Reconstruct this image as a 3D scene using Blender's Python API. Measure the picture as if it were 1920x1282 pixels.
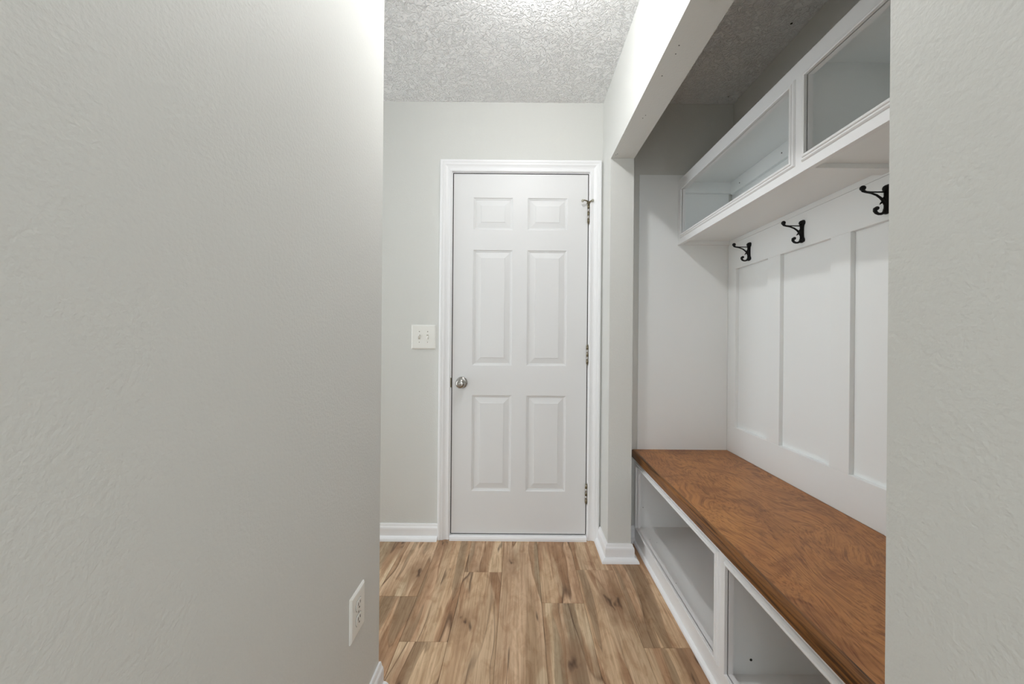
import bpy, bmesh, math, random
from mathutils import Vector, Matrix
random.seed(7)
for o in list(bpy.data.objects):
    bpy.data.objects.remove(o)
S = bpy.context.scene
COL = S.collection

# ---------------------------------------------------------------- camera
CAM_Z = 1.139
cam = bpy.data.cameras.new('camera')
cam.sensor_fit = 'HORIZONTAL'
cam.sensor_width = 36.0
cam.lens = 690.0 / 1920.0 * 36.0
cam.shift_x = -16.0 / 1920.0
cam.shift_y = -7.0 / 1920.0
cam.clip_start = 0.02
camo = bpy.data.objects.new('camera', cam)
COL.objects.link(camo)
camo.matrix_world = Matrix.Translation((0, 0, CAM_Z)) @ Matrix.Rotation(math.pi / 2, 4, 'X') @ Matrix.Rotation(0.0085, 4, 'Z')
S.camera = camo

# ---------------------------------------------------------------- light and view
W = bpy.data.worlds.new('world')
S.world = W
W.use_nodes = True
W.node_tree.nodes['Background'].inputs[0].default_value = (0.885, 0.955, 1.0, 1)
W.node_tree.nodes['Background'].inputs[1].default_value = 2.95
BULB_STRENGTH = 262.0
S.view_settings.view_transform = 'Standard'
S.view_settings.look = 'None'
S.view_settings.gamma = 1.0
S.view_settings.exposure = 0.1
S.view_settings.use_curve_mapping = False
S.cycles.max_bounces = 16
S.cycles.diffuse_bounces = 12

# ---------------------------------------------------------------- dimensions (metres)
YW = 2.085          # door wall
ZC = 2.474          # ceiling
XL = -0.450         # left wall face
XR = 0.458          # right wall face, corridor side
XR2 = 0.578         # right wall face, alcove side
YJ0, YJ1 = 0.459, 1.897   # jambs of the alcove opening
ZH = 2.070          # underside of the header
YA = 0.270          # near end of the alcove
XB = 1.171          # face of rails and battens on the alcove back
XP = 1.189          # panel plane behind the battens
YLE = 1.195         # end of the left wall
YB = -1.20          # how far the corridor goes on behind the camera
DXL, DXR, DZB, DZT = -0.385, 0.376, 0.032, 2.068   # door slab

# ---------------------------------------------------------------- materials
def srgb(r, g, b):
    f = lambda c: (c / 255 / 12.92) if c / 255 <= 0.04045 else ((c / 255 + 0.055) / 1.055) ** 2.4
    return (f(r), f(g), f(b), 1)

def mat(name, col, rough=0.5, metal=0.0, spec=0.5):
    m = bpy.data.materials.new(name)
    m.use_nodes = True
    b = m.node_tree.nodes['Principled BSDF']
    b.inputs['Base Color'].default_value = col
    b.inputs['Roughness'].default_value = rough
    b.inputs['Metallic'].default_value = metal
    b.inputs['Specular IOR Level'].default_value = spec
    return m

def N(m, t, **k):
    n = m.node_tree.nodes.new(t)
    for a, v in k.items():
        if a.startswith('i_'):
            n.inputs[a[2:].replace('_', ' ')].default_value = v
        else:
            setattr(n, a, v)
    return n

def L(m, a, b):
    m.node_tree.links.new(a, b)

def bsdf(m):
    return m.node_tree.nodes['Principled BSDF']

def ramp(m, fac, stops, interp='LINEAR'):
    r = N(m, 'ShaderNodeValToRGB')
    r.color_ramp.interpolation = interp
    els = r.color_ramp.elements
    while len(els) < len(stops):
        els.new(0.5)
    for e, (p, c) in zip(els, stops):
        e.position = p
        e.color = c if len(c) == 4 else (*c, 1)
    L(m, fac, r.inputs[0])
    return r

def bump_noise(m, scale, strength, dist, detail=3.0, stretch=None):
    g = N(m, 'ShaderNodeNewGeometry')
    src = g.outputs['Position']
    if stretch:
        mp = N(m, 'ShaderNodeMapping')
        mp.inputs['Scale'].default_value = stretch
        L(m, src, mp.inputs['Vector'])
        src = mp.outputs[0]
    n = N(m, 'ShaderNodeTexNoise', i_Scale=scale, i_Detail=detail, i_Roughness=0.55)
    L(m, src, n.inputs['Vector'])
    b = N(m, 'ShaderNodeBump', i_Strength=strength, i_Distance=dist)
    L(m, n.outputs['Fac'], b.inputs['Height'])
    L(m, b.outputs[0], bsdf(m).inputs['Normal'])
    return n

M = {}
M['wall'] = mat('grey_wall_paint', srgb(211, 211, 207), 0.55, 0, 0.35)
bump_noise(M['wall'], 140, 0.5, 0.0020, 2.5)
M['white'] = mat('white_trim_paint', srgb(235, 235, 236), 0.38, 0, 0.45)
M['doorwhite'] = mat('white_door_paint', srgb(225, 225, 225), 0.42, 0, 0.4)
bump_noise(M['doorwhite'], 60, 0.05, 0.0006, 2)
M['panelwhite'] = mat('white_panel_paint', srgb(238, 240, 240), 0.45, 0, 0.4)
bump_noise(M['panelwhite'], 45, 0.06, 0.0006, 2)
M['plastic'] = mat('white_plastic', srgb(232, 231, 226), 0.3)
M['nickel'] = mat('satin_nickel', (0.42, 0.40, 0.37, 1), 0.24, 1.0)
M['bronze'] = mat('old_brass', (0.22, 0.19, 0.13, 1), 0.35, 1.0)
M['black'] = mat('black_iron', (0.004, 0.004, 0.004, 1), 0.55, 0, 0.25)
M['dark'] = mat('dark_hole', (0.02, 0.018, 0.015, 1), 0.9)
M['rubber'] = mat('pale_rubber', srgb(170, 166, 150), 0.7)
M['gap_shade'] = mat('dark_gap', (0.05, 0.05, 0.048, 1), 0.9)  # near-black tone that puts the shade of narrow gaps into the colour
M['subfloor'] = mat('subfloor', srgb(150, 125, 100), 0.7)

# stippled ceiling
m = M['ceiling'] = mat('stippled_ceiling_paint', srgb(243, 243, 243), 0.75, 0, 0.25)
g = N(m, 'ShaderNodeNewGeometry')
n1 = N(m, 'ShaderNodeTexNoise', i_Scale=42.0, i_Detail=2.5, i_Roughness=0.55, i_Distortion=1.6)
n2 = N(m, 'ShaderNodeTexNoise', i_Scale=150.0, i_Detail=2.0, i_Roughness=0.5, i_Distortion=0.6)
L(m, g.outputs['Position'], n1.inputs['Vector'])
L(m, g.outputs['Position'], n2.inputs['Vector'])
r1 = ramp(m, n1.outputs['Fac'], [(0.42, (0, 0, 0)), (0.56, (1, 1, 1))])
mx = N(m, 'ShaderNodeMath', operation='MULTIPLY_ADD')
L(m, n2.outputs['Fac'], mx.inputs[0])
mx.inputs[1].default_value = 0.45
L(m, r1.outputs[0], mx.inputs[2])
b = N(m, 'ShaderNodeBump', i_Strength=0.95, i_Distance=0.0055)
L(m, mx.outputs[0], b.inputs['Height'])
L(m, b.outputs[0], bsdf(m).inputs['Normal'])

# spalted maple planks
m = M['plank'] = mat('spalted_maple_plank', srgb(180, 150, 120), 0.42, 0, 0.35)
tc = N(m, 'ShaderNodeTexCoord')
oi = N(m, 'ShaderNodeObjectInfo')
rv = N(m, 'ShaderNodeMath', operation='MULTIPLY')
L(m, oi.outputs['Random'], rv.inputs[0])
rv.inputs[1].default_value = 61.0
cx = N(m, 'ShaderNodeCombineXYZ')
for k in range(3):
    L(m, rv.outputs[0], cx.inputs[k])
def coords(scale):
    mp = N(m, 'ShaderNodeMapping')
    mp.inputs['Scale'].default_value = scale
    L(m, tc.outputs['Object'], mp.inputs['Vector'])
    ad = N(m, 'ShaderNodeVectorMath', operation='ADD')
    L(m, mp.outputs[0], ad.inputs[0])
    L(m, cx.outputs[0], ad.inputs[1])
    return ad.outputs[0]
def noise(vec, scale, detail, dist=0.0, rough=0.5):
    n = N(m, 'ShaderNodeTexNoise', i_Scale=scale, i_Detail=detail, i_Distortion=dist, i_Roughness=rough)
    L(m, vec, n.inputs['Vector'])
    return n.outputs['Fac']
def mixc(a, bb, fac, mode='MIX'):
    x = N(m, 'ShaderNodeMix', data_type='RGBA', blend_type=mode)
    for sock, v in ((x.inputs[0], fac), (x.inputs[6], a), (x.inputs[7], bb)):
        if hasattr(v, 'links'):
            L(m, v, sock)
        else:
            sock.default_value = v
    return x.outputs[2]
wv = noise(coords((0.6, 0.9, 1.0)), 2.6, 1.5)          # slow sideways drift of the bands
wm = N(m, 'ShaderNodeMath', operation='MULTIPLY_ADD')
L(m, wv, wm.inputs[0]); wm.inputs[1].default_value = 0.10; wm.inputs[2].default_value = -0.05
drift = N(m, 'ShaderNodeCombineXYZ')
L(m, wm.outputs[0], drift.inputs[0])
def bands(along, scale, detail, seed):
    mp = N(m, 'ShaderNodeVectorMath', operation='ADD')
    L(m, tc.outputs['Object'], mp.inputs[0]); L(m, drift.outputs[0], mp.inputs[1])
    ma = N(m, 'ShaderNodeMapping')
    ma.inputs['Scale'].default_value = (1.0, along, 1.0)
    ma.inputs['Location'].default_value = (seed, seed * 0.7, 0)
    L(m, mp.outputs[0], ma.inputs['Vector'])
    ad = N(m, 'ShaderNodeVectorMath', operation='ADD')
    L(m, ma.outputs[0], ad.inputs[0]); L(m, cx.outputs[0], ad.inputs[1])
    return noise(ad.outputs[0], scale, detail, 0.15)
big = bands(0.085, 8.5, 1.0, 0.0)
base = ramp(m, big, [(0.30, srgb(182, 154, 124)), (0.40, srgb(210, 180, 150)), (0.475, srgb(222, 194, 164)),
                     (0.490, srgb(178, 145, 114)), (0.56, srgb(196, 164, 133)), (0.60, srgb(226, 202, 170)), (0.72, srgb(210, 182, 150))]).outputs[0]
sap = bands(0.07, 12.0, 1.0, 3.7)
base = mixc(base, srgb(146, 130, 106), ramp(m, sap, [(0.585, (0, 0, 0)), (0.60, (0.5, 0.5, 0.5)), (0.68, (0.65, 0.65, 0.65))]).outputs[0])
base = mixc(base, srgb(226, 206, 176), ramp(m, sap, [(0.30, (0.75, 0.75, 0.75)), (0.395, (0.55, 0.55, 0.55)), (0.405, (0, 0, 0))]).outputs[0])
tone = ramp(m, oi.outputs['Random'], [(0, srgb(244, 242, 238)), (0.5, srgb(255, 251, 247)), (1, srgb(238, 226, 217))]).outputs[0]
base = mixc(base, tone, 1.0, 'MULTIPLY')
# dark spalting lines along the border of the heartwood
ln = ramp(m, big, [(0.474, (0, 0, 0)), (0.483, (1, 1, 1)), (0.487, (1, 1, 1)), (0.498, (0, 0, 0))]).outputs[0]
gate = ramp(m, noise(coords((1.0, 0.35, 1.0)), 6.0, 1.0), [(0.44, (0, 0, 0)), (0.58, (0.85, 0.85, 0.85))]).outputs[0]
base = mixc(base, srgb(98, 72, 50), mixc((0, 0, 0, 1), gate, ln))
ln2 = ramp(m, sap, [(0.578, (0, 0, 0)), (0.588, (0.8, 0.8, 0.8)), (0.592, (0, 0, 0))]).outputs[0]
base = mixc(base, srgb(104, 80, 56), mixc((0, 0, 0, 1), gate, ln2))
# fine grain
fine = noise(coords((1.0, 0.035, 1.0)), 130.0, 3.0, 0.2, 0.6)
base = mixc(base, ramp(m, fine, [(0.3, srgb(206, 196, 186)), (0.6, (1, 1, 1, 1))]).outputs[0], 0.8, 'MULTIPLY')
mott = noise(coords((1.0, 0.4, 1.0)), 26.0, 4.0, 1.0, 0.6)
base = mixc(base, ramp(m, mott, [(0.32, srgb(216, 202, 188)), (0.55, (1, 1, 1, 1))]).outputs[0], 0.7, 'MULTIPLY')
# knots and bark cracks
def spots(scale3, scale, r0, r1, col, amt, base):
    v = N(m, 'ShaderNodeTexVoronoi', voronoi_dimensions='2D', i_Scale=scale, i_Randomness=1.0)
    ds = N(m, 'ShaderNodeVectorMath', operation='ADD')
    wob = N(m, 'ShaderNodeTexNoise', i_Scale=22.0, i_Detail=2.0)
    c = coords(scale3)
    L(m, c, wob.inputs['Vector'])
    sc = N(m, 'ShaderNodeVectorMath', operation='SCALE')
    sc.inputs['Scale'].default_value = 0.09
    L(m, wob.outputs['Color'], sc.inputs[0])
    L(m, c, ds.inputs[0]); L(m, sc.outputs[0], ds.inputs[1])
    L(m, ds.outputs[0], v.inputs['Vector'])
    f = ramp(m, v.outputs['Distance'], [(r0, (amt, amt, amt)), (r1, (0, 0, 0))]).outputs[0]
    return mixc(base, col, f)
base = spots((1.0, 0.40, 1.0), 4.6, 0.03, 0.30, srgb(138, 104, 76), 0.7, base)
base = spots((1.0, 0.40, 1.0), 4.6, 0.012, 0.06, srgb(82, 58, 40), 0.9, base)
base = spots((1.0, 0.13, 1.0), 8.0, 0.010, 0.060, srgb(86, 64, 46), 0.85, base)
L(m, base, bsdf(m).inputs['Base Color'])
b = N(m, 'ShaderNodeBump', i_Strength=0.12, i_Distance=0.001)
L(m, fine, b.inputs['Height'])
L(m, b.outputs[0], bsdf(m).inputs['Normal'])

# stained bench top
m = M['benchwood'] = mat('brown_stained_oak', srgb(126, 80, 44), 0.36, 0, 0.3)
tc = N(m, 'ShaderNodeTexCoord')
oi = N(m, 'ShaderNodeObjectInfo')
cx = N(m, 'ShaderNodeCombineXYZ')
wig = noise(coords((1.0, 0.55, 1.0)), 3.0, 2.0, 1.0)
warp = N(m, 'ShaderNodeTexNoise', i_Scale=3.2, i_Detail=2.0)
L(m, coords((1, 0.6, 1)), warp.inputs['Vector'])
wsc = N(m, 'ShaderNodeVectorMath', operation='SCALE')
wsc.inputs['Scale'].default_value = 0.42
L(m, warp.outputs['Color'], wsc.inputs[0])
def wcoords(scale):
    ad = N(m, 'ShaderNodeVectorMath', operation='ADD')
    L(m, tc.outputs['Object'], ad.inputs[0]); L(m, wsc.outputs[0], ad.inputs[1])
    mp = N(m, 'ShaderNodeMapping')
    mp.inputs['Scale'].default_value = scale
    mp.inputs['Rotation'].default_value = (0, 0, 0.35)
    L(m, ad.outputs[0], mp.inputs['Vector'])
    return mp.outputs[0]
base = ramp(m, wig, [(0.25, srgb(146, 96, 54)), (0.5, srgb(176, 120, 69)), (0.75, srgb(194, 137, 80))]).outputs[0]
gr = noise(wcoords((1.0, 0.07, 1.0)), 120.0, 3.0, 0.2, 0.65)
base = mixc(base, ramp(m, gr, [(0.34, srgb(168, 146, 128)), (0.56, (1, 1, 1, 1))]).outputs[0], 0.75, 'MULTIPLY')
fig = noise(wcoords((0.45, 1.0, 1.0)), 9.0, 4.0, 0.8, 0.6)
base = mixc(base, ramp(m, fig, [(0.32, srgb(192, 168, 150)), (0.5, (1, 1, 1, 1)), (0.7, srgb(255, 244, 230))]).outputs[0], 0.7, 'MULTIPLY')
L(m, base, bsdf(m).inputs['Base Color'])
b = N(m, 'ShaderNodeBump', i_Strength=0.15, i_Distance=0.001)
L(m, gr, b.inputs['Height'])
L(m, b.outputs[0], bsdf(m).inputs['Normal'])

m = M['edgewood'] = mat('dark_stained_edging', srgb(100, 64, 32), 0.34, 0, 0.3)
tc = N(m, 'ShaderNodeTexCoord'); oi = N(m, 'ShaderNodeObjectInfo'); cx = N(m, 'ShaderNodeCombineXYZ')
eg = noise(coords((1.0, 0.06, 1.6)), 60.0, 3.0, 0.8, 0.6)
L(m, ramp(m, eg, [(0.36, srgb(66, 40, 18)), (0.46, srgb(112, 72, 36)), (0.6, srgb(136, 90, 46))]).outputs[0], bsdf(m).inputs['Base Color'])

m = M['bulb'] = mat('lit_bulb', (1, 1, 1, 1))
bsdf(m).inputs['Emission Color'].default_value = (0.985, 0.995, 1.0, 1)
bsdf(m).inputs['Emission Strength'].default_value = BULB_STRENGTH

# ---------------------------------------------------------------- mesh helpers
class MB:
    def __init__(s):
        s.v, s.f, s.smooth = [], [], []
    def add(s, vs, fs, smooth=False):
        o = len(s.v)
        s.v += [tuple(v) for v in vs]
        s.f += [tuple(i + o for i in f) for f in fs]
        s.smooth += [smooth] * len(fs)
        return s
    def box(s, x0, x1, y0, y1, z0, z1):
        vs = [(x, y, z) for x in (x0, x1) for y in (y0, y1) for z in (z0, z1)]
        return s.add(vs, [(0, 1, 3, 2), (4, 6, 7, 5), (0, 4, 5, 1), (2, 3, 7, 6), (0, 2, 6, 4), (1, 5, 7, 3)])
    def sweep(s, loops, closed_path=False, closed_profile=True, caps=True, smooth=False):
        """loops: list of rings (one ring of points for each station)."""
        n = len(loops[0]); k = len(loops)
        vs = [p for l in loops for p in l]
        fs = []
        for a in range(k if closed_path else k - 1):
            b = (a + 1) % k
            for i in range(n if closed_profile else n - 1):
                j = (i + 1) % n
                fs.append((a * n + i, b * n + i, b * n + j, a * n + j))
        if caps and not closed_path:
            fs.append(tuple(range(n)))
            fs.append(tuple((k - 1) * n + i for i in reversed(range(n))))
        return s.add(vs, fs, smooth)
    def lathe(s, c, axis, prof, n=28, smooth=True):
        """prof: list of (distance along axis, radius)."""
        ax = Vector(axis).normalized()
        u = ax.orthogonal().normalized(); w = ax.cross(u)
        loops = [[Vector(c) + ax * d + (u * math.cos(t) + w * math.sin(t)) * r
                  for t in [2 * math.pi * i / n for i in range(n)]] for d, r in prof]
        return s.sweep(loops, smooth=smooth)
    def tube(s, pts, rad, n=10, smooth=True, flat=1.0, side=(0, 1, 0)):
        """round tube through pts with a radius for each point; flat squeezes it along side."""
        pts = [Vector(p) for p in pts]
        if not isinstance(rad, (list, tuple)):
            rad = [rad] * len(pts)
        sd = Vector(side)
        loops = []
        for i, p in enumerate(pts):
            t = (pts[min(i + 1, len(pts) - 1)] - pts[max(i - 1, 0)]).normalized()
            a = sd - t * sd.dot(t)
            a = a.normalized() if a.length > 1e-4 else t.orthogonal().normalized()
            c = t.cross(a)
            loops.append([p + (a * math.cos(q) * flat + c * math.sin(q)) * rad[i]
                          for q in [2 * math.pi * k / n for k in range(n)]])
        return s.sweep(loops, smooth=smooth)
    def ball(s, c, r, n=16, sy=1.0):
        k = n // 2
        c = Vector(c)
        loops = []
        for a in range(1, k):
            ph = math.pi * a / k
            loops.append([c + Vector((math.sin(ph) * math.cos(2 * math.pi * i / n) * r,
                                      math.sin(ph) * math.sin(2 * math.pi * i / n) * r * sy,
                                      math.cos(ph) * r)) for i in range(n)])
        return s.sweep(loops, smooth=True)

WPOS = {}
def put(o, loc, parent):
    COL.objects.link(o)
    p = Vector((0, 0, 0))
    if parent is not None:
        o.parent = parent
        p = WPOS[parent.name]
    o.location = Vector(loc) - p
    WPOS[o.name] = Vector(loc)
    return o

def obj(name, mb, material, parent=None, bevel=0.0, seg=2, origin=None):
    xs, ys, zs = zip(*mb.v)
    c = Vector(((min(xs) + max(xs)) / 2, (min(ys) + max(ys)) / 2, min(zs))) if origin is None else Vector(origin)
    me = bpy.data.meshes.new(name)
    me.from_pydata([tuple(Vector(v) - c) for v in mb.v], [], mb.f)
    bm = bmesh.new(); bm.from_mesh(me)
    for f, sm in zip(bm.faces, mb.smooth):
        f.smooth = sm
    bmesh.ops.recalc_face_normals(bm, faces=bm.faces)
    bm.to_mesh(me); bm.free()
    me.materials.append(M[material])
    o = bpy.data.objects.new(name, me)
    put(o, c, parent)
    if bevel:
        md = o.modifiers.new('bevel', 'BEVEL')
        md.width = bevel; md.segments = seg; md.limit_method = 'ANGLE'; md.angle_limit = math.radians(40)
    return o

def empty(name, loc, parent=None):
    o = bpy.data.objects.new(name, None)
    o.empty_display_size = 0.1
    return put(o, loc, parent)

def tag(o, label, cat=None, group=None, kind=None):
    o['label'] = label
    if cat: o['category'] = cat
    if group: o['group'] = group
    if kind: o['kind'] = kind
    return o

def struct(o, label, cat):
    return tag(o, label, cat, kind='structure')

def B(*a):
    return MB().box(*a)

# ================================================================= the setting
floor = struct(obj('floor', B(-2.6, 1.4, -3.0, YW + 0.2, -0.06, -0.010), 'subfloor'),
               'brown spalted maple plank floor of the hall', 'floor')
PW = 0.182
X0 = -0.263
ends = {-1: 1.379, 0: 1.792, 1: 1.25 + 0.9, 2: 1.586, 3: 1.815, -2: 1.62, 4: 1.36}
PL = 1.22
plank_mesh = {}
for k in range(-13, 5):
    x0 = X0 + k * PW
    e = ends.get(k, 1.0 + (k * 0.47) % 1.0)
    ys = [e + j * PL for j in range(-4, 3)]
    for a, bb in zip(ys[:-1], ys[1:]):
        a2, b2 = max(a, YB), min(bb, YW - 0.001)
        if b2 - a2 < 0.02: continue
        key = round(b2 - a2, 4)
        c = Vector((x0 + PW / 2, (a2 + b2) / 2, -0.010))
        if key not in plank_mesh:
            h = (b2 - a2) / 2 - 0.0004; w = PW / 2 - 0.0004; t = 0.010; ch = 0.0010
            rings = [[(sx * (w - q), sy * (h - q), z) for sx, sy in ((-1, -1), (1, -1), (1, 1), (-1, 1))]
                     for q, z in ((0, 0), (0, t - ch), (ch, t))]
            mb = MB().sweep([[Vector(p) + c for p in r] for r in rings])
            o = obj('plank', mb, 'plank', floor, origin=c)
            plank_mesh[key] = o.data
        else:
            o = bpy.data.objects.new('plank', plank_mesh[key])
            put(o, c, floor)

ceiling = struct(obj('ceiling', B(-2.6, 1.4, YB, YW + 0.2, ZC, ZC + 0.05), 'ceiling'),
                 'white stippled ceiling over the hall and the alcove', 'ceiling')
JI = 0.005; JT = 0.018
OXL, OXR, OZ = DXL - JI - JT, DXR + JI + JT, DZT + JI + JT
struct(obj('wall_back', MB().box(-2.6, OXL, YW, YW + 0.12, 0, ZC).box(OXR, 1.4, YW, YW + 0.12, 0, ZC)
           .box(OXL, OXR, YW, YW + 0.12, OZ, ZC), 'wall'), 'light grey end wall around the white door', 'wall')
struct(obj('wall_left', B(XL - 0.12, XL, YB, YLE, 0, ZC), 'wall', bevel=0.004),
       'large light grey wall with the outlet, nearest on the left', 'wall')
wr = MB().box(XR, XR2, YB, YJ0, 0, ZC).box(XR, XR2, YJ1, YW, 0, ZC).box(XR, XR2, YJ0, YJ1, ZH, ZC)
wall_right = struct(obj('wall_right', wr, 'wall'), 'light grey wall and header framing the bench alcove', 'wall')
struct(obj('wall_alcove', B(XP + 0.006, XP + 0.126, YA - 0.12, YW, 0, ZC), 'wall'), 'grey wall at the back of the bench alcove', 'wall')
struct(obj('wall_alcove_end', B(XR2, XP + 0.006, YA - 0.12, YA, 0, ZC), 'wall'), 'near end wall of the bench alcove', 'wall')
struct(obj('wall_passage', B(-2.6, XL - 0.12, YLE - 0.5, YLE - 0.38, 0, ZC), 'wall'), 'near wall of the side passage', 'wall')

# white end board of the alcove, screwed to the end wall
struct(obj('trim_4', B(0.666, XB, YW - 0.0035, YW, 0.517, 2.069), 'panelwhite'), 'white painted end board beside the bench alcove panelling', 'end board')

# baseboards: profile (out from wall, up)
BASE = [(0, 0), (0.015, 0), (0.015, 0.060), (0.0135, 0.068), (0.009, 0.075), (0.0085, 0.079), (0.006, 0.0865), (0, 0.0865)]
SHOE = [(0.015, 0)] + [(0.015 + 0.020 * math.cos(a), 0.023 * math.sin(a)) for a in [math.pi / 2 * i / 6 for i in range(7)]]
def run_profile(path, prof, outs):
    """path: floor points; outs: mitred outward vectors at each point."""
    return MB().sweep([[(p[0] + o[0] * u, p[1] + o[1] * u, z) for u, z in prof] for p, o in zip(path, outs)])
def baseboard(name, label, path, outs):
    o = struct(obj(name, run_profile(path, BASE, outs), 'white'), label, 'baseboard')
    obj('shoe_moulding', run_profile(path, SHOE, outs), 'white', o)
    return o
CW = 0.064
baseboard('baseboard_back', 'white baseboard on the end wall left of the door casing', [(-2.6, YW), (DXL - 0.010 - CW, YW)], [(0, -1), (0, -1)])
baseboard('baseboard_left', 'white baseboard at the foot of the left wall below the outlet', [(XL, YB), (XL, YLE)], [(1, 0), (1, 0)])
baseboard('baseboard_right', 'white baseboard wrapping the wall stub beside the bench',
          [(XR, YW - 0.018), (XR, YJ1), (XR2, YJ1), (XR2, YW)], [(-1, 0), (-1, -1), (1, -1), (1, 0)])
baseboard('baseboard_alcove', 'short grey-white baseboard in the gap beside the bench', [(XR2, YW), (0.651, YW)], [(0, -1), (0, -1)])

# door casing, mitred
CI_L, CI_R, CI_T = DXL - 0.010, DXR + 0.009, DZT + 0.010
CAS = [(0, 0), (0, 0.009), (0.004, 0.0115), (0.009, 0.0115), (0.012, 0.0095), (0.022, 0.0095), (0.030, 0.012), (0.036, 0.0155),
       (0.042, 0.0165), (0.048, 0.0165), (0.050, 0.0185), (0.060, 0.0185), (CW, 0.016), (CW, 0)]
trim_1 = struct(empty('trim_1', (0, YW, 0)), 'white mitred door casing around the six-panel door', 'door casing')
def cas(a, bb):
    return MB().sweep([[(fx(w), YW - p, fz(w)) for w, p in CAS] for fx, fz in (a, bb)])
cl0 = (lambda w: CI_L - w, lambda w: 0.001); cl1 = (lambda w: CI_L - w, lambda w: CI_T + w)
cr1 = (lambda w: CI_R + w, lambda w: CI_T + w); cr0 = (lambda w: CI_R + w, lambda w: 0.001)
obj('casing_leg', cas(cl0, cl1), 'white', trim_1)
obj('casing_head', cas(cl1, cr1), 'white', trim_1)
obj('casing_leg', cas(cr1, cr0), 'white', trim_1)
# jamb
trim_2 = struct(empty('trim_2', (0, YW, 0)), 'white door jamb inside the casing', 'door jamb')
obj('jamb_leg', MB().box(OXL, OXL + JT, YW + 0.0, YW + 0.12, 0, OZ).box(OXL + JT, OXL + JT + 0.012, YW + 0.046, YW + 0.08, 0, OZ), 'white', trim_2)
obj('jamb_leg', MB().box(OXR - JT, OXR, YW + 0.0, YW + 0.12, 0, OZ).box(OXR - JT - 0.012, OXR - JT, YW + 0.046, YW + 0.08, 0, OZ), 'white', trim_2)
obj('jamb_head', MB().box(OXL + JT, OXR - JT, YW + 0.0, YW + 0.12, OZ - JT, OZ).box(OXL + JT, OXR - JT, YW + 0.046, YW + 0.08, OZ - JT - 0.012, OZ - JT), 'white', trim_2)
obj('latch_plate', B(OXL + JT - 0.0115, OXL + JT + 0.0005, YW - 0.0015, YW + 0.03, 0.858, 0.912), 'bronze', trim_2, 0.0008)
GP = 0.0045
ws = MB().box(OXL + JT, DXL, YW + GP, YW + 0.04, 0.03, OZ - JT).box(DXR, OXR - JT, YW + GP, YW + 0.04, 0.03, OZ - JT).box(DXL, DXR, YW + GP, YW + 0.04, DZT, OZ - JT)
obj('weather_strip', ws, 'dark', trim_2)
# white strip below the door
SR = [(0.0, 0.0), (-0.022, 0.0), (-0.022, 0.012), (-0.019, 0.021), (-0.012, 0.026), (0.03, 0.026), (0.03, 0)]
trim_3 = struct(obj('trim_3', MB().sweep([[(x, YW + u, z) for u, z in SR] for x in (DXL - 0.006, DXR + 0.004)]), 'white'),
                'rounded white threshold strip under the door', 'threshold')
obj('door_gap_shade', B(DXL, DXR, YW + 0.006, YW + 0.04, 0.0255, 0.0305), 'gap_shade', trim_3)  # dark strip painting in the shaded gap between door and threshold

# ----------------------------------------------------------------- six-panel door
door = struct(empty('door_1', (-0.0045, YW + 0.022, DZB)), 'white six-panel door with a round nickel knob', 'door')
DY = YW + 0.002            # face
hx = [(-0.275, -0.047), (0.033, 0.262)]
hz = [(0.269, 0.817), (0.981, 1.6406), (1.750, 1.937)]
gx = [DXL, hx[0][0], hx[0][1], hx[1][0], hx[1][1], DXR]
gz = [DZB, hz[0][0], hz[0][1], hz[1][0], hz[1][1], hz[2][0], hz[2][1], DZT]
slab = MB()
for i in range(5):
    for j in range(7):
        if i in (1, 3) and j in (1, 3, 5): continue
        slab.box(gx[i], gx[i + 1], DY, DY + 0.035, gz[j], gz[j + 1])
slab.box(DXL + .01, DXR - .01, DY + 0.012, DY + 0.034, DZB + .01, DZT - .01)
obj('slab', slab, 'doorwhite', door)
PR = [(0, 0.0), (0.0035, 0.0005), (0.0055, 0.004), (0.010, 0.0058), (0.0125, 0.0058), (0.014, 0.0082), (0.017, 0.0082),
      (0.046, 0.0028), (0.0472, 0.0008)]
for (a, bb) in hx:
    for (c, d) in hz:
        rings = [[(a + q, DY + p, c + q), (bb - q, DY + p, c + q), (bb - q, DY + p, d - q), (a + q, DY + p, d - q)] for q, p in PR]
        rings.insert(0, [(x, DY + 0.03, z) for x, _, z in rings[0]])
        obj('panel', MB().sweep(rings), 'doorwhite', door)
kx, kz = -0.331, 0.885
knob = obj('knob', MB().lathe((kx, DY, kz), (0, -1, 0), [(0.004, 0.011), (0.024, 0.011), (0.028, 0.016), (0.033, 0.0235), (0.041, 0.0275),
           (0.049, 0.0275), (0.057, 0.0245), (0.062, 0.0185), (0.0635, 0.012), (0.0635, 0.001)], 36), 'nickel', door)
tag(knob, 'round satin nickel knob')
obj('rosette', MB().lathe((kx, DY, kz), (0, -1, 0), [(-0.001, 0.0325), (0.002, 0.0335), (0.005, 0.0325), (0.009, 0.026), (0.0095, 0.012)], 36), 'nickel', knob)
obj('turn_button', MB().lathe((kx, DY, kz), (0, -1, 0), [(0.0630, 0.0075), (0.0672, 0.0072), (0.0685, 0.005)], 18)
    .box(kx - 0.005, kx + 0.005, DY - 0.0715, DY - 0.067, kz - 0.0015, kz + 0.0015), 'nickel', knob)
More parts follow.
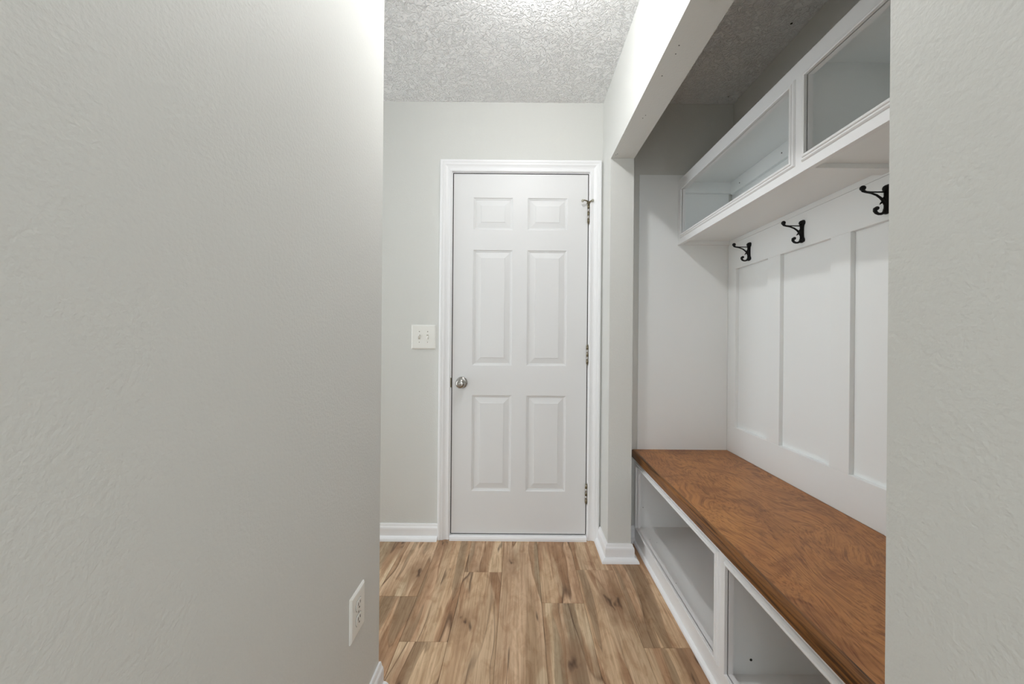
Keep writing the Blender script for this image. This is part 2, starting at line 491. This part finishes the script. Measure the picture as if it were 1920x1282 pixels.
for i, z in enumerate((1.846, 1.048, 0.262)):
    hg = obj('hinge', MB().tube([(0.3785, DY - 0.0055, z - 0.05), (0.3785, DY - 0.0055, z + 0.05)], 0.0062, 12), 'nickel', door)
    tag(hg, 'tarnished metal hinge')
    for j in range(5):
        zz = z - 0.04 + j * 0.02
        obj('knuckle', MB().tube([(0.3785, DY - 0.0055, zz - 0.0092), (0.3785, DY - 0.0055, zz + 0.0092)], 0.0070, 12), 'nickel' if j % 2 else 'bronze', hg)
    obj('pin_tip', MB().ball((0.3785, DY - 0.0055, z - 0.054), 0.0055, 10).ball((0.3785, DY - 0.0055, z + 0.054), 0.0058, 10), 'bronze', hg)
z = 1.908
ds = obj('hinge_door_stop', MB().tube([(0.3785, DY - 0.006, z - 0.006), (0.3785, DY - 0.006, z + 0.006)], 0.010, 14)
         .tube([(0.3785, DY - 0.008, z), (0.366, DY - 0.020, z + 0.006), (0.352, DY - 0.028, z + 0.006), (0.344, DY - 0.031, z + 0.004)], [0.005, 0.004, 0.0035, 0.0035], 8, side=(0, 0, 1))
         .tube([(0.3785, DY - 0.008, z), (0.388, DY - 0.017, z + 0.005), (0.396, DY - 0.021, z + 0.008)], [0.005, 0.004, 0.0035], 8, side=(0, 0, 1)), 'bronze', door)
tag(ds, 'brass door stop on the top hinge pin')
obj('bumper', MB().ball((0.341, DY - 0.029, z + 0.003), 0.008, 12), 'rubber', ds)
obj('bumper', MB().ball((0.399, DY - 0.019, z + 0.009), 0.0075, 12), 'rubber', ds)

# ================================================================= alcove built-ins
# ---- board and batten panelling
pan = tag(empty('wall_panelling', (XB, (YA + YW) / 2, 0.517)), 'white board and batten panelling behind the bench', 'panelling')
YE = YW - 0.0035
obj('backing_panel', B(XP, XP + 0.006, YA, YE, 0.517, 1.70), 'panelwhite', pan)
obj('top_rail', B(XB, XP, YA, YE, 1.528, 1.6719), 'panelwhite', pan, 0.0012)
obj('bottom_rail', B(XB, XP, YA, YE, 0.5175, 0.664), 'panelwhite', pan, 0.0012)
bats = [(2.006, YE)] + [(1.664 - 0.3553 * i, 1.748 - 0.3545 * i) for i in range(4)] + [(YA, 0.345)]
for a, bb in bats:
    obj('batten', B(XB, XP, a, bb, 0.664, 1.528), 'panelwhite', pan, 0.0012)

# ---- mouldings around openings, in a plane X = const facing -X
def opening_moulding(xf, y0, y1, z0, z1, prof):
    loops = []
    for cy, cz, sy, sz in ((y0, z0, -1, -1), (y1, z0, 1, -1), (y1, z1, 1, 1), (y0, z1, -1, 1)):
        loops.append([(xf - p, cy + sy * w, cz + sz * w) for w, p in prof])
    return loops
MP = [(0.0, -0.002), (0.0, 0.0095), (0.0035, 0.0105), (0.007, 0.0095), (0.009, 0.0062), (0.0135, 0.0062), (0.0165, 0.0035), (0.018, 0.0), (0.018, -0.002)]
def mould(parent, xf, y0, y1, z0, z1):
    lp = opening_moulding(xf, y0, y1, z0, z1, MP)
    for i in range(4):
        obj('moulding', MB().sweep([lp[i], lp[(i + 1) % 4]]), 'white', parent)

OP = [(1.208, 2.028), (0.322, 1.144)]     # openings along Y
# ---- storage bench
XF = 0.651
ben = tag(empty('storage_bench', (0.9, (YA + YW) / 2, 0)), 'white open-front storage bench with cubbies below the brown top', 'bench')
BT = 0.4765
z0, z1 = 0.100, 0.437
ff = empty('face_frame', (XF, (YA + YW) / 2, 0), ben)
obj('rail', B(XF, XF + 0.019, YA, YW, z1, BT), 'white', ff)
obj('rail', B(XF, XF + 0.019, YA, YW, 0.0, z0), 'white', ff)
for a, bb in ((2.028, YW), (1.144, 1.208), (YA, 0.322)):
    obj('stile', B(XF, XF + 0.019, a, bb, z0, z1), 'white', ff)
for a, bb in OP:
    mould(ff, XF, a, bb, z0, z1)
obj('cubby_floor', B(XF + 0.019, XP, YA, YW, 0.064, 0.0795), 'panelwhite', ben)
obj('divider', B(XF + 0.019, XP, 1.168, 1.184, 0.0795, BT), 'panelwhite', ben)
obj('end_panel', B(XF + 0.019, XP, YW - 0.006, YW, 0.0795, BT), 'panelwhite', ben)
obj('end_panel', B(XF + 0.019, XP, YA, YA + 0.006, 0.0795, BT), 'panelwhite', ben)
obj('back_panel', B(XP - 0.006, XP, YA + 0.006, YW - 0.006, 0.0795, BT), 'panelwhite', ben)
BSH = [(0, 0), (0.0125, 0), (0.0115, 0.008), (0.008, 0.0135), (0.003, 0.0165), (0, 0.017)]
obj('base_moulding', MB().sweep([[(XF - u, y, zz) for u, zz in BSH] for y in (YA, YW - 0.012)]), 'white', ben)
for p in ((0.740, 1.1675, 0.125), (0.70, 2.0785, 0.19)):
    obj('nail_hole', MB().lathe(p, (0, -1, 0), [(-0.0005, 0.0042 if p[2] < 0.15 else 0.002), (0.0006, 0.0038 if p[2] < 0.15 else 0.0018)], 10), 'dark', ben)
for p in ((0.695, 1.95), (0.72, 1.92), (0.685, 1.60), (0.75, 1.32)):
    obj('nail_hole', MB().lathe((p[0], p[1], 0.0795), (0, 0, 1), [(-0.0005, 0.0016), (0.0005, 0.0015)], 8), 'dark', ben)
# ---- bench top, its front edge eased
XN = 0.651
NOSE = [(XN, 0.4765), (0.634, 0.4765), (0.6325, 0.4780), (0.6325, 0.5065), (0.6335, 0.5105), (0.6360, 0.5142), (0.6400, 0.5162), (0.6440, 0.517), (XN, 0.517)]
top = tag(empty('bench_top', (0.9, 1.177, 0.4765)), 'brown stained wooden bench top with a darker rounded front edge', 'bench top')
obj('top_board', B(XN, XB, YA, YE, 0.4765, 0.517), 'benchwood', top)
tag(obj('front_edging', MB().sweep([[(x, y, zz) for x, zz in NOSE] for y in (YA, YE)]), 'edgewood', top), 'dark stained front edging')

# ---- wall cubby
CF = 0.884
z0, z1, zb, zt = 1.720, 1.966, 1.672, 2.033
cub = tag(empty('wall_cubby', (1.03, (YA + YW) / 2, zb)), 'white open cubby shelf hung above the black hooks', 'shelf')
ff = empty('face_frame', (CF, (YA + YW) / 2, zb), cub)
obj('rail', B(CF, CF + 0.019, YA, YE, z1, zt), 'white', ff)
obj('rail', B(CF, CF + 0.019, YA, YE, zb, z0), 'white', ff)
for a, bb in ((2.028, YE), (1.144, 1.208), (YA, 0.322)):
    obj('stile', B(CF, CF + 0.019, a, bb, z0, z1), 'white', ff)
for a, bb in OP:
    mould(ff, CF, a, bb, z0, z1)
obj('shelf_board', B(CF + 0.019, XP, YA, YE, 1.694, 1.710), 'panelwhite', cub)
obj('top_board', B(CF + 0.019, XP, YA, YE, 2.023, zt), 'panelwhite', cub)
obj('divider', B(CF + 0.019, XP, 1.168, 1.184, 1.710, 2.023), 'panelwhite', cub)
obj('back_panel', B(XP, XP + 0.006, YA, YE, 1.710, 2.023), 'panelwhite', cub)
obj('cleat', B(XB, XP, YA, YE - 0.019, 1.953, 2.0229), 'panelwhite', cub, 0.001)
obj('cleat', B(CF + 0.019, XP, YE - 0.019, YE, 1.962, 2.0229), 'panelwhite', cub, 0.001)
obj('cleat', B(CF + 0.019, XB, YE - 0.019, YE, zb + 0.001, 1.694), 'panelwhite', cub, 0.001)
obj('cleat', B(XB - 0.001, XP, YA, YE, zb + 0.0005, 1.694), 'panelwhite', cub, 0.001)
obj('cleat', B(CF + 0.019, XB - 0.001, 1.148, 1.196, zb + 0.006, 1.694), 'panelwhite', cub, 0.001)
for p in ((XB, 1.98, 1.985), (XB, 1.66, 1.985)):
    obj('screw_hole', MB().lathe(p, (-1, 0, 0), [(-0.0005, 0.0032), (0.0006, 0.003)], 10), 'dark', cub)

# ---- coat hooks
def make_hook(y, label):
    h = tag(empty('coat_hook', (XB, y, 1.548)), label, 'hook', 'black coat hooks on the panelling')
    P = lambda u, z: (XB - u, y, z)
    # plate seen from the front: (half width, height)
    outl = [(0.005, 1.5475), (0.011, 1.549), (0.0135, 1.554), (0.0125, 1.561), (0.0085, 1.568), (0.0075, 1.585), (0.0075, 1.605),
            (0.0085, 1.615), (0.0135, 1.622), (0.0150, 1.630), (0.0115, 1.637), (0.005, 1.640)]
    ring = [(w, z) for w, z in outl] + [(-w, z) for w, z in reversed(outl)]
    cz = sum(z for _, z in ring) / len(ring)
    loops = [[(XB - u, y + w * q, cz + (z - cz) * (1 - (1 - q) * 0.25)) for w, z in ring] for u, q in ((0, 1), (0.004, 1), (0.007, 0.72))]
    obj('plate', MB().sweep(loops), 'black', h)
    boss = MB().ball((XB - 0.005, y, 1.6285), 0.0105, 14).ball((XB - 0.005, y, 1.5545), 0.0095, 14)
    boss.tube([P(0.005, 1.56), P(0.005, 1.62)], 0.0065, 10)
    obj('boss', boss, 'black', h)
    arm = MB()
    arm.tube([P(0.004, 1.6165), P(0.03, 1.6162), P(0.055, 1.6160), P(0.071, 1.6165)], [0.0026, 0.0021, 0.0023, 0.0030], 10)
    arm.tube([P(0.002, 1.573), P(0.009, 1.578), P(0.0145, 1.588), P(0.0235, 1.5975), P(0.036, 1.6062), P(0.054, 1.6128), P(0.070, 1.6158), P(0.0785, 1.6190), P(0.0825, 1.626)],
             [0.0045, 0.0046, 0.0042, 0.0036, 0.0031, 0.0029, 0.0034, 0.0046, 0.0058], 10)
    arm.ball(P(0.0805, 1.6280), 0.0085, 14)
    arm.tube([P(0.014, 1.589), P(0.0125, 1.5985), P(0.009, 1.604)], [0.0038, 0.0034, 0.0014], 8)
    arm.tube([P(0.014, 1.588), P(0.0195, 1.5835), P(0.0255, 1.5768)], [0.0036, 0.0034, 0.0014], 8)
    obj('upper_arm', arm, 'black', h)
    lo = MB()
    lo.tube([P(0.003, 1.556), P(0.012, 1.5505), P(0.0205, 1.5465), P(0.0290, 1.5462), P(0.0365, 1.5495), P(0.0408, 1.5555), P(0.0400, 1.5615), P(0.0355, 1.5640)],
            [0.0058, 0.0048, 0.0040, 0.0040, 0.0046, 0.0054, 0.0062, 0.0060], 10)
    lo.ball(P(0.0350, 1.5640), 0.0065, 14)
    obj('lower_hook', lo, 'black', h)
make_hook(1.887, 'black iron double coat hook farthest from the camera, nearest the corner')
make_hook(1.532, 'middle one of the three black iron double coat hooks')
make_hook(1.177, 'black iron double coat hook nearest the camera, beside the wall edge')

# ================================================================= wall fittings
# ---- double switch on the end wall
sx, sz, hs = -0.5486, 1.142, 0.068
sw = tag(empty('light_switch', (sx, YW, sz - hs)), 'white double toggle light switch beside the door', 'switch')
obj('plate', MB().sweep([[(sx + a * (hs - q), YW - d, sz + c * (hs - q)) for a, c in ((-1, -1), (1, -1), (1, 1), (-1, 1))]
                         for q, d in ((0, 0), (0, 0.003), (0.0045, 0.0068), (0.010, 0.0072))]), 'plastic', sw)
for i, (dx, up) in enumerate(((-0.0235, 1), (0.0235, -1))):
    x = sx + dx
    obj('toggle_slot', B(x - 0.0052, x + 0.0052, YW - 0.0076, YW - 0.006, sz - 0.0125, sz + 0.0125), 'rubber', sw)
    c0 = Vector((x, YW - 0.007, sz)); c1 = Vector((x, YW - 0.0195, sz + up * 0.0085))
    obj('toggle', MB().sweep([[c + Vector((a * w, 0, k * hh)) for a, k in ((-1, -1), (1, -1), (1, 1), (-1, 1))]
                              for c, w, hh in ((c0, 0.0042, 0.0075), (c1, 0.0034, 0.0042))]), 'plastic', sw, 0.0008)
    for s in (-1, 1):
        obj('screw', MB().lathe((x, YW - 0.007, sz + s * 0.0300), (0, -1, 0), [(0, 0.0032), (0.0009, 0.0026)], 12), 'nickel', sw)
# ---- outlet on the left wall
oy, oz, wy, wz = 1.0225, 0.3765, 0.0425, 0.0608
ou = tag(empty('wall_outlet', (XL, oy, oz - wz)), 'white duplex power outlet low on the left wall', 'outlet')
obj('plate', MB().sweep([[(XL + d, oy + a * (wy - q), oz + c * (wz - q)) for a, c in ((-1, -1), (1, -1), (1, 1), (-1, 1))]
                         for q, d in ((0, 0), (0, 0.0028), (0.004, 0.0062), (0.009, 0.0068))]), 'plastic', ou)
for s in (-1, 1):
    c = oz + s * 0.0205
    ring = []
    for i in range(24):
        t = 2 * math.pi * i / 24
        ring.append((0.0175 * math.cos(t), max(-0.0142, min(0.0142, 0.0175 * math.sin(t)))))
    rc = obj('receptacle', MB().sweep([[(XL + d, oy + a * q, c + bb * q) for a, bb in ring] for d, q in ((0.0045, 1.0), (0.0080, 1.0), (0.0086, 0.95))]), 'plastic', ou)
    for dy, hh in ((-0.0062, 0.0042), (0.0062, 0.0036)):
        obj('slot', B(XL + 0.0080, XL + 0.0090, oy + dy - 0.0012, oy + dy + 0.0012, c + 0.004 - hh, c + 0.004 + hh), 'dark', rc)
    obj('ground_hole', MB().lathe((XL + 0.008, oy, c - 0.0075), (1, 0, 0), [(0, 0.0026), (0.0010, 0.0026)], 12), 'dark', rc)
    obj('shadow_gap', MB().sweep([[(XL + d, oy + a * q, c + bb * q) for a, bb in ring] for d, q in ((0.0050, 1.06), (0.0071, 1.06))]), 'gap_shade', rc)
obj('screw', MB().lathe((XL + 0.0066, oy, oz), (1, 0, 0), [(0, 0.0032), (0.0010, 0.0026)], 12), 'nickel', ou)

# ---- ceiling light, just above the top of the picture
lx, ly = 0.03, 1.17
lt = tag(empty('ceiling_light', (lx, ly, ZC)), 'small round lit lamp in a white ceiling socket', 'light')
obj('socket', MB().lathe((lx, ly, ZC), (0, 0, -1), [(0, 0.060), (0.006, 0.060), (0.012, 0.045), (0.020, 0.024), (0.026, 0.020)], 28), 'plastic', lt)
obj('bulb', MB().lathe((lx, ly, 2.412), (0, 0, 1), [(0.020 * math.sin(t), 0.046 * math.cos(t)) for t in [math.radians(-86 + 172 * i / 14) for i in range(15)]], 28), 'bulb', lt)

# ---- nail holes under the header and on the alcove ceiling
for x, y in ((0.474, 1.860), (0.480, 1.852), (0.507, 1.55), (0.512, 1.53), (0.492, 1.30), (0.498, 1.20), (0.494, 1.165)):
    obj('nail_hole', MB().lathe((x, y, ZH), (0, 0, -1), [(-0.0005, 0.0022), (0.0005, 0.002)], 8), 'dark', wall_right)
for x, y, r in ((1.13, 1.55, 0.005), (1.13, 2.02, 0.003)):
    obj('nail_hole', MB().lathe((x, y, ZC), (0, 0, -1), [(-0.0005, r), (0.0008, r * 0.9)], 8), 'dark', ceiling)
